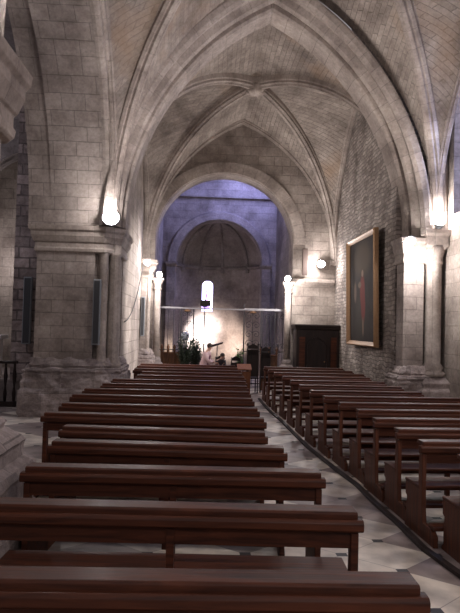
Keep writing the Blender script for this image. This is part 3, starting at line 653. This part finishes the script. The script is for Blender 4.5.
# orange kneeling desk
t = thing('kneeling_desk', (1.34, 16.95, 0), 'orange-brown wooden kneeling desk at the head of the aisle', 'kneeling desk')
for sx in (-1, 1): MB().prism([(-.16, 0), (-.20, .72), (-.08, .80), (.10, .86), (.10, .15), (.32, .12), (.32, 0)], sx*.16-.015, sx*.16+.015, 'x').build('side_panel', M['orange'], t, bevel=.006)
MB().prism([(-.22, .74), (-.22, .77), (.12, .90), (.12, .87)], -.2, .2, 'x').build('desk_top', M['orange'], t)
MB().box(-.145, .145, -.15, -.12, .1, .70).build('front_panel', M['orange'], t); MB().box(-.145, .145, .05, .32, .12, .15).build('kneeler', M['orange'], t)
# lectern with open book
t = thing('lectern', (.63, 19.05, 0), 'dark lectern on a thin pole with a tilted book rest', 'lectern')
MB().lathe([(.16, 0), (.16, .03), (.03, .06), (.015, .1), (.015, 1.34)], n=10).build('pole', M['iron'], t)
MB().prism([(-.18, 1.36), (-.15, 1.30), (.16, 1.40), (.19, 1.46)], -.15, .13, 'y').build('book_rest', M['black'], t)
# lantern on a pole
t = thing('processional_lantern', (.22, 21.0, 0), 'dark lantern on a tall pole in front of the slit window', 'lantern')
MB().lathe([(.15, 0), (.15, .03), (.02, .06), (.016, 2.62)], n=8).build('pole', M['iron'], t)
MB().box(-.16, .20, -.13, .13, 2.66, 2.86).build('lantern_box', M['black'], t, bevel=.02)
MB().lathe([(.05, 2.62), (.12, 2.66)], n=8).build('collar', M['iron'], t)
MB().tube([(.02, 0, 2.86), (.06, 0, 3.1), (.02, 0, 3.3)], .02, 6).build('finial', M['iron'], t)
# globe lamp
t = thing('globe_lamp', (-.42, 19.8, 0), 'round pale globe on a thin stand left of the chancel opening', 'lamp')
MB().lathe([(.14, 0), (.14, .03), (.02, .06), (.015, 1.44)], n=8).build('pole', M['iron'], t)
MB().ball((0, 0, 1.60), .15, 16).build('globe', M['globe'], t)
def plant(x, y, h, spread, n, label, leaf, pr=.14, ph=.3, lw=.05):
    t = thing('potted_plant', (x, y, 0), label, 'plant')
    MB().lathe([(pr*.7, 0), (pr, ph-.04), (pr*1.1, ph-.04), (pr*1.1, ph), (pr*.9, ph)], n=12).build('pot', M['pot'], t)
    st = MB(); lf = MB(); rnd = random.Random(int(x*100)+5)
    for i in range(n):
        a = rnd.random()*2*pi; r = spread*(.3+.7*rnd.random()); zt = ph+(h-ph)*(.55+.45*rnd.random())
        e = V((r*cos(a), r*sin(a), zt)); s0 = V((.02*cos(a), .02*sin(a), ph-.02)); m = s0.lerp(e, .5)+V((-.2*r*cos(a), -.2*r*sin(a), .06))
        pts = [s0.lerp(m, k/3).lerp(m.lerp(e, k/3), k/3) for k in range(4)]; st.tube(pts, .006, 5)
        for j in range(7):
            q = m.lerp(e, j/6); b_ = rnd.random()*2*pi; L = .10+.09*rnd.random(); d = V((cos(b_), sin(b_), .5*rnd.random())).normalized(); sd = d.cross(V((0, 0, 1))).normalized()*lw*.5
            up = V((0, 0, .008))
            lf.add([q, q+d*L*.45+sd+up, q+d*L, q+d*L*.45-sd+up, q+d*L*.45-up*2], [(0, 1, 4), (1, 2, 4), (2, 3, 4), (3, 0, 4), (0, 3, 2, 1)])
    st.build('stems', M['leaf'], t); lf.build('foliage', leaf, t)
plant(-.36, 18.5, 1.62, .26, 60, 'dark bushy potted plant next to the left choir stall', M['leaf'])
plant(-.05, 18.95, 1.55, .25, 60, 'dark bushy potted plant behind the robed person', M['leaf'])
plant(1.32, 18.95, 1.22, .13, 12, 'small green potted plant near the right grille post', M['leafg'], .10, .5, .06)

# ------------------------------------------------------------------ people
def skin_body(name, joints, edges, radii, m, parent, lv=2):
    me = bpy.data.meshes.new(name); me.from_pydata(joints, edges, []); me.materials.append(m)
    o = bpy.data.objects.new(name, me); COL.objects.link(o); o.parent = parent
    sk = o.modifiers.new('skin', 'SKIN'); sk.use_smooth_shade = True
    lay = me.skin_vertices[0] if me.skin_vertices else None
    if lay is None:
        bpy.context.view_layer.objects.active = o; lay = me.skin_vertices.new(name='s') if hasattr(me.skin_vertices, 'new') else me.skin_vertices[0]
    for i, r in enumerate(radii): lay.data[i].radius = (r, r) if not isinstance(r, tuple) else r
    lay.data[0].use_root = True
    s_ = o.modifiers.new('sub', 'SUBSURF'); s_.levels = lv; s_.render_levels = lv
    return o
def person(x, y, label, h=1.0, lean=.0, coat=None, robe=False, rz=0):
    t = thing('person', (x, y, 0), label, 'person', None, rz); S = h/1.7
    def P(X, Y, Z):                         # lean: bend forward (+X local) above the hips
        if Z > .95:
            d = Z-.95; X, Z = X*cos(0)+d*sin(lean), .95+d*cos(lean)
        return (X*S, Y*S, Z*S)
    J = [P(0, 0, .95), P(.0, 0, 1.15), P(0, 0, 1.36), P(.01, 0, 1.46), P(.04, 0, 1.56), P(.05, 0, 1.66)]
    Rr = [.13, .115, .13, .05, .085, .07]; E = [(0, 1), (1, 2), (2, 3), (3, 4), (4, 5)]
    for s in (-1, 1):
        b = len(J); J += [P(0, s*.17, 1.38), P(.08, s*.21, 1.14), P(.26, s*.13, 1.02), P(.33, s*.09, 1.04)]; Rr += [.06, .045, .035, .03]; E += [(2, b), (b, b+1), (b+1, b+2), (b+2, b+3)]
        hand = b+3
        for k, (dy, L) in enumerate(((-.03, .07), (-.01, .085), (.01, .08), (.03, .06))):
            J.append(P(.33+L, s*.09+dy, 1.03)); Rr.append(.009); E.append((hand, len(J)-1))
        J.append(P(.35, s*.09-s*.05, 1.07)); Rr.append(.011); E.append((hand, len(J)-1))
        b = len(J); J += [(0*S, s*.09*S, .86*S), (.02*S, s*.10*S, .48*S), (0, s*.10*S, .08*S), (.14*S, s*.11*S, .04*S)]; Rr += [.095, .06, .042, .035]; E += [(0, b), (b, b+1), (b+1, b+2), (b+2, b+3)]
    skin_body('body', J, E, [r*S for r in Rr], M['skin'], t)
    # face: nose, eyes and ears
    hx, hy, hz = V(P(.04, 0, 1.60)); f = MB()
    f.ball((hx+.09*S, 0, hz-.01*S), .018*S, 8)
    for s in (-1, 1): f.ball((hx, s*.088*S, hz), .02*S, 8, .6, .5, 1)
    f.build('face', M['skin'], t)
    e_ = MB()
    for s in (-1, 1): e_.ball((hx+.078*S, s*.032*S, hz+.015*S), .01*S, 6)
    e_.box(hx+.07*S, hx+.088*S, -.02*S, .02*S, hz-.052*S, hz-.045*S); e_.build('eyes_and_mouth', M['hair'], t)
    hr = MB(); hr.ball((hx-.02*S, 0, hz+.035*S), .098*S, 14, 1, 1, 1.05); hr.build('hair', M['hair'], t)
    # garments follow the body: rings from hem to neck
    secs = [(.06 if robe else .50, .25 if robe else .17), (.5, .21), (.75, .185), (.95, .175), (1.1, .16), (1.25, .165), (1.38, .17), (1.44, .09), (1.46, .06)] if robe else [(.45, .16), (.7, .165), (.95, .16), (1.15, .145), (1.3, .16), (1.39, .165), (1.45, .09), (1.47, .065)]
    g = MB(); rings = []
    for z, r in secs:
        ring = []
        for k in range(20):
            a = 2*pi*k/20; fold = 1+.06*sin(6*a)*(1 if z < .9 else .2)
            ring.append(P(r*.82*fold*cos(a)-(.06 if z < .5 and robe else 0), r*(1.15 if z > 1.2 else 1)*fold*sin(a), z))
        rings.append(ring)
    g.rings(rings, smooth=True)
    for s in (-1, 1): g.tube([P(0, s*.17, 1.38), P(.08, s*.215, 1.14), P(.20, s*.16, 1.05), P(.28, s*.12, 1.04)], [.075*S, .07*S, .07*S, .085*S if robe else .05*S], 10)
    g.build('robe' if robe else 'coat', coat, t)
    if robe:
        st = MB()
        for s in (-1, 1): st.tube([P(.02, s*.07, 1.44), P(.15, s*.06, 1.25), P(.155, s*.06, .95), P(.19, s*.07, .4)], .028*S, 6)
        st.build('stole', M['stole'], t)
    else:
        tr = MB()
        for s in (-1, 1): tr.tube([(0, s*.09*S, .9*S), (.02*S, s*.1*S, .48*S), (0, s*.1*S, .08*S)], [.10*S, .075*S, .06*S], 10); tr.ball((.05*S, s*.1*S, .045*S), .06*S, 8, 1.9, .8, .75)
        tr.build('trousers', M['coat'], t)
person(.20, 18.0, 'person in a long pale pink robe, leaning towards the lectern', 1.44, R_(16), M['robe'], True, R_(-8))
person(.62, 17.7, 'person in dark clothes bending down right of the robed person', 1.22, R_(30), M['coat'], False, R_(-60))
# white bag or cloth on the chair
tag(MB().prism([(-.16, .0), (.16, .0), (.12, .10), (.02, .15), (-.10, .10)], -.1, .1, 'y').build('white_cloth_bundle', M['cloth'], bevel=.03), 'crumpled white cloth lying on the nearest chair seat by the lectern', 'cloth').location = (.74, 18.45, .471)
# chapel altar in the left aisle and its dark rail
t = thing('chapel_altar', (-5.25, 15.15, .55), 'white stone altar table in the left aisle chapel', 'altar')
MB().box(-.75, .45, -.3, .3, .95, 1.05).build('table_top', M['cloth'], t, bevel=.01)
for x in (-.6, .28): MB().box(x-.07, x+.07, -.2, .2, 0, .95).build('leg', M['cloth'], t)
t = thing('altar_rail', (-5.2, 13.9, 0), 'dark wooden altar rail in the left aisle', 'rail')
MB().box(-1.6, 1.1, -.08, .08, .98, 1.04).build('top_rail', M['black'], t); MB().box(-1.6, 1.1, -.05, .05, 0, .12).build('bottom_rail', M['black'], t)
for i in range(14): MB().lathe([(.03, .12), (.045, .3), (.02, .45), (.05, .7), (.025, .9), (.03, .98)], -1.55+i*.2, 0, 8).build('baluster', M['black'], t)
# papers left on a pew
pp = MB().prism([(-.05, -.03), (.05, -.035), (.055, .03), (-.045, .035)], 0, .012)
o = pp.build('folded_paper', M['paper']); o.location = (-.98, 5.6, .4755); tag(o, 'small white folded paper on the seat of the fourth left pew', 'paper')

# ------------------------------------------------------------------ camera
cam = bpy.data.cameras.new('camera'); co = bpy.data.objects.new('camera', cam); COL.objects.link(co)
cam.sensor_fit = 'VERTICAL'; cam.sensor_height = 24; cam.lens = 596/613*24; cam.clip_start = .05; cam.clip_end = 200
yaw, pit, rol = R_(3.0233), R_(1.951), R_(1.5)
fwd = V((sin(yaw)*cos(pit), cos(yaw)*cos(pit), sin(pit)))
q = fwd.to_track_quat('-Z', 'Y').to_matrix().to_4x4()
co.matrix_world = Matrix.Translation((0, 0, 1.95)) @ q @ Matrix.Rotation(rol, 4, 'Z')
sc.camera = co
sc.view_settings.view_transform = 'Standard'; sc.view_settings.look = 'None'; sc.view_settings.gamma = 1; sc.view_settings.use_curve_mapping = False
sc.view_settings.exposure = .88
sc.cycles.use_denoising = True; sc.cycles.max_bounces = 6; sc.cycles.sample_clamp_indirect = 6
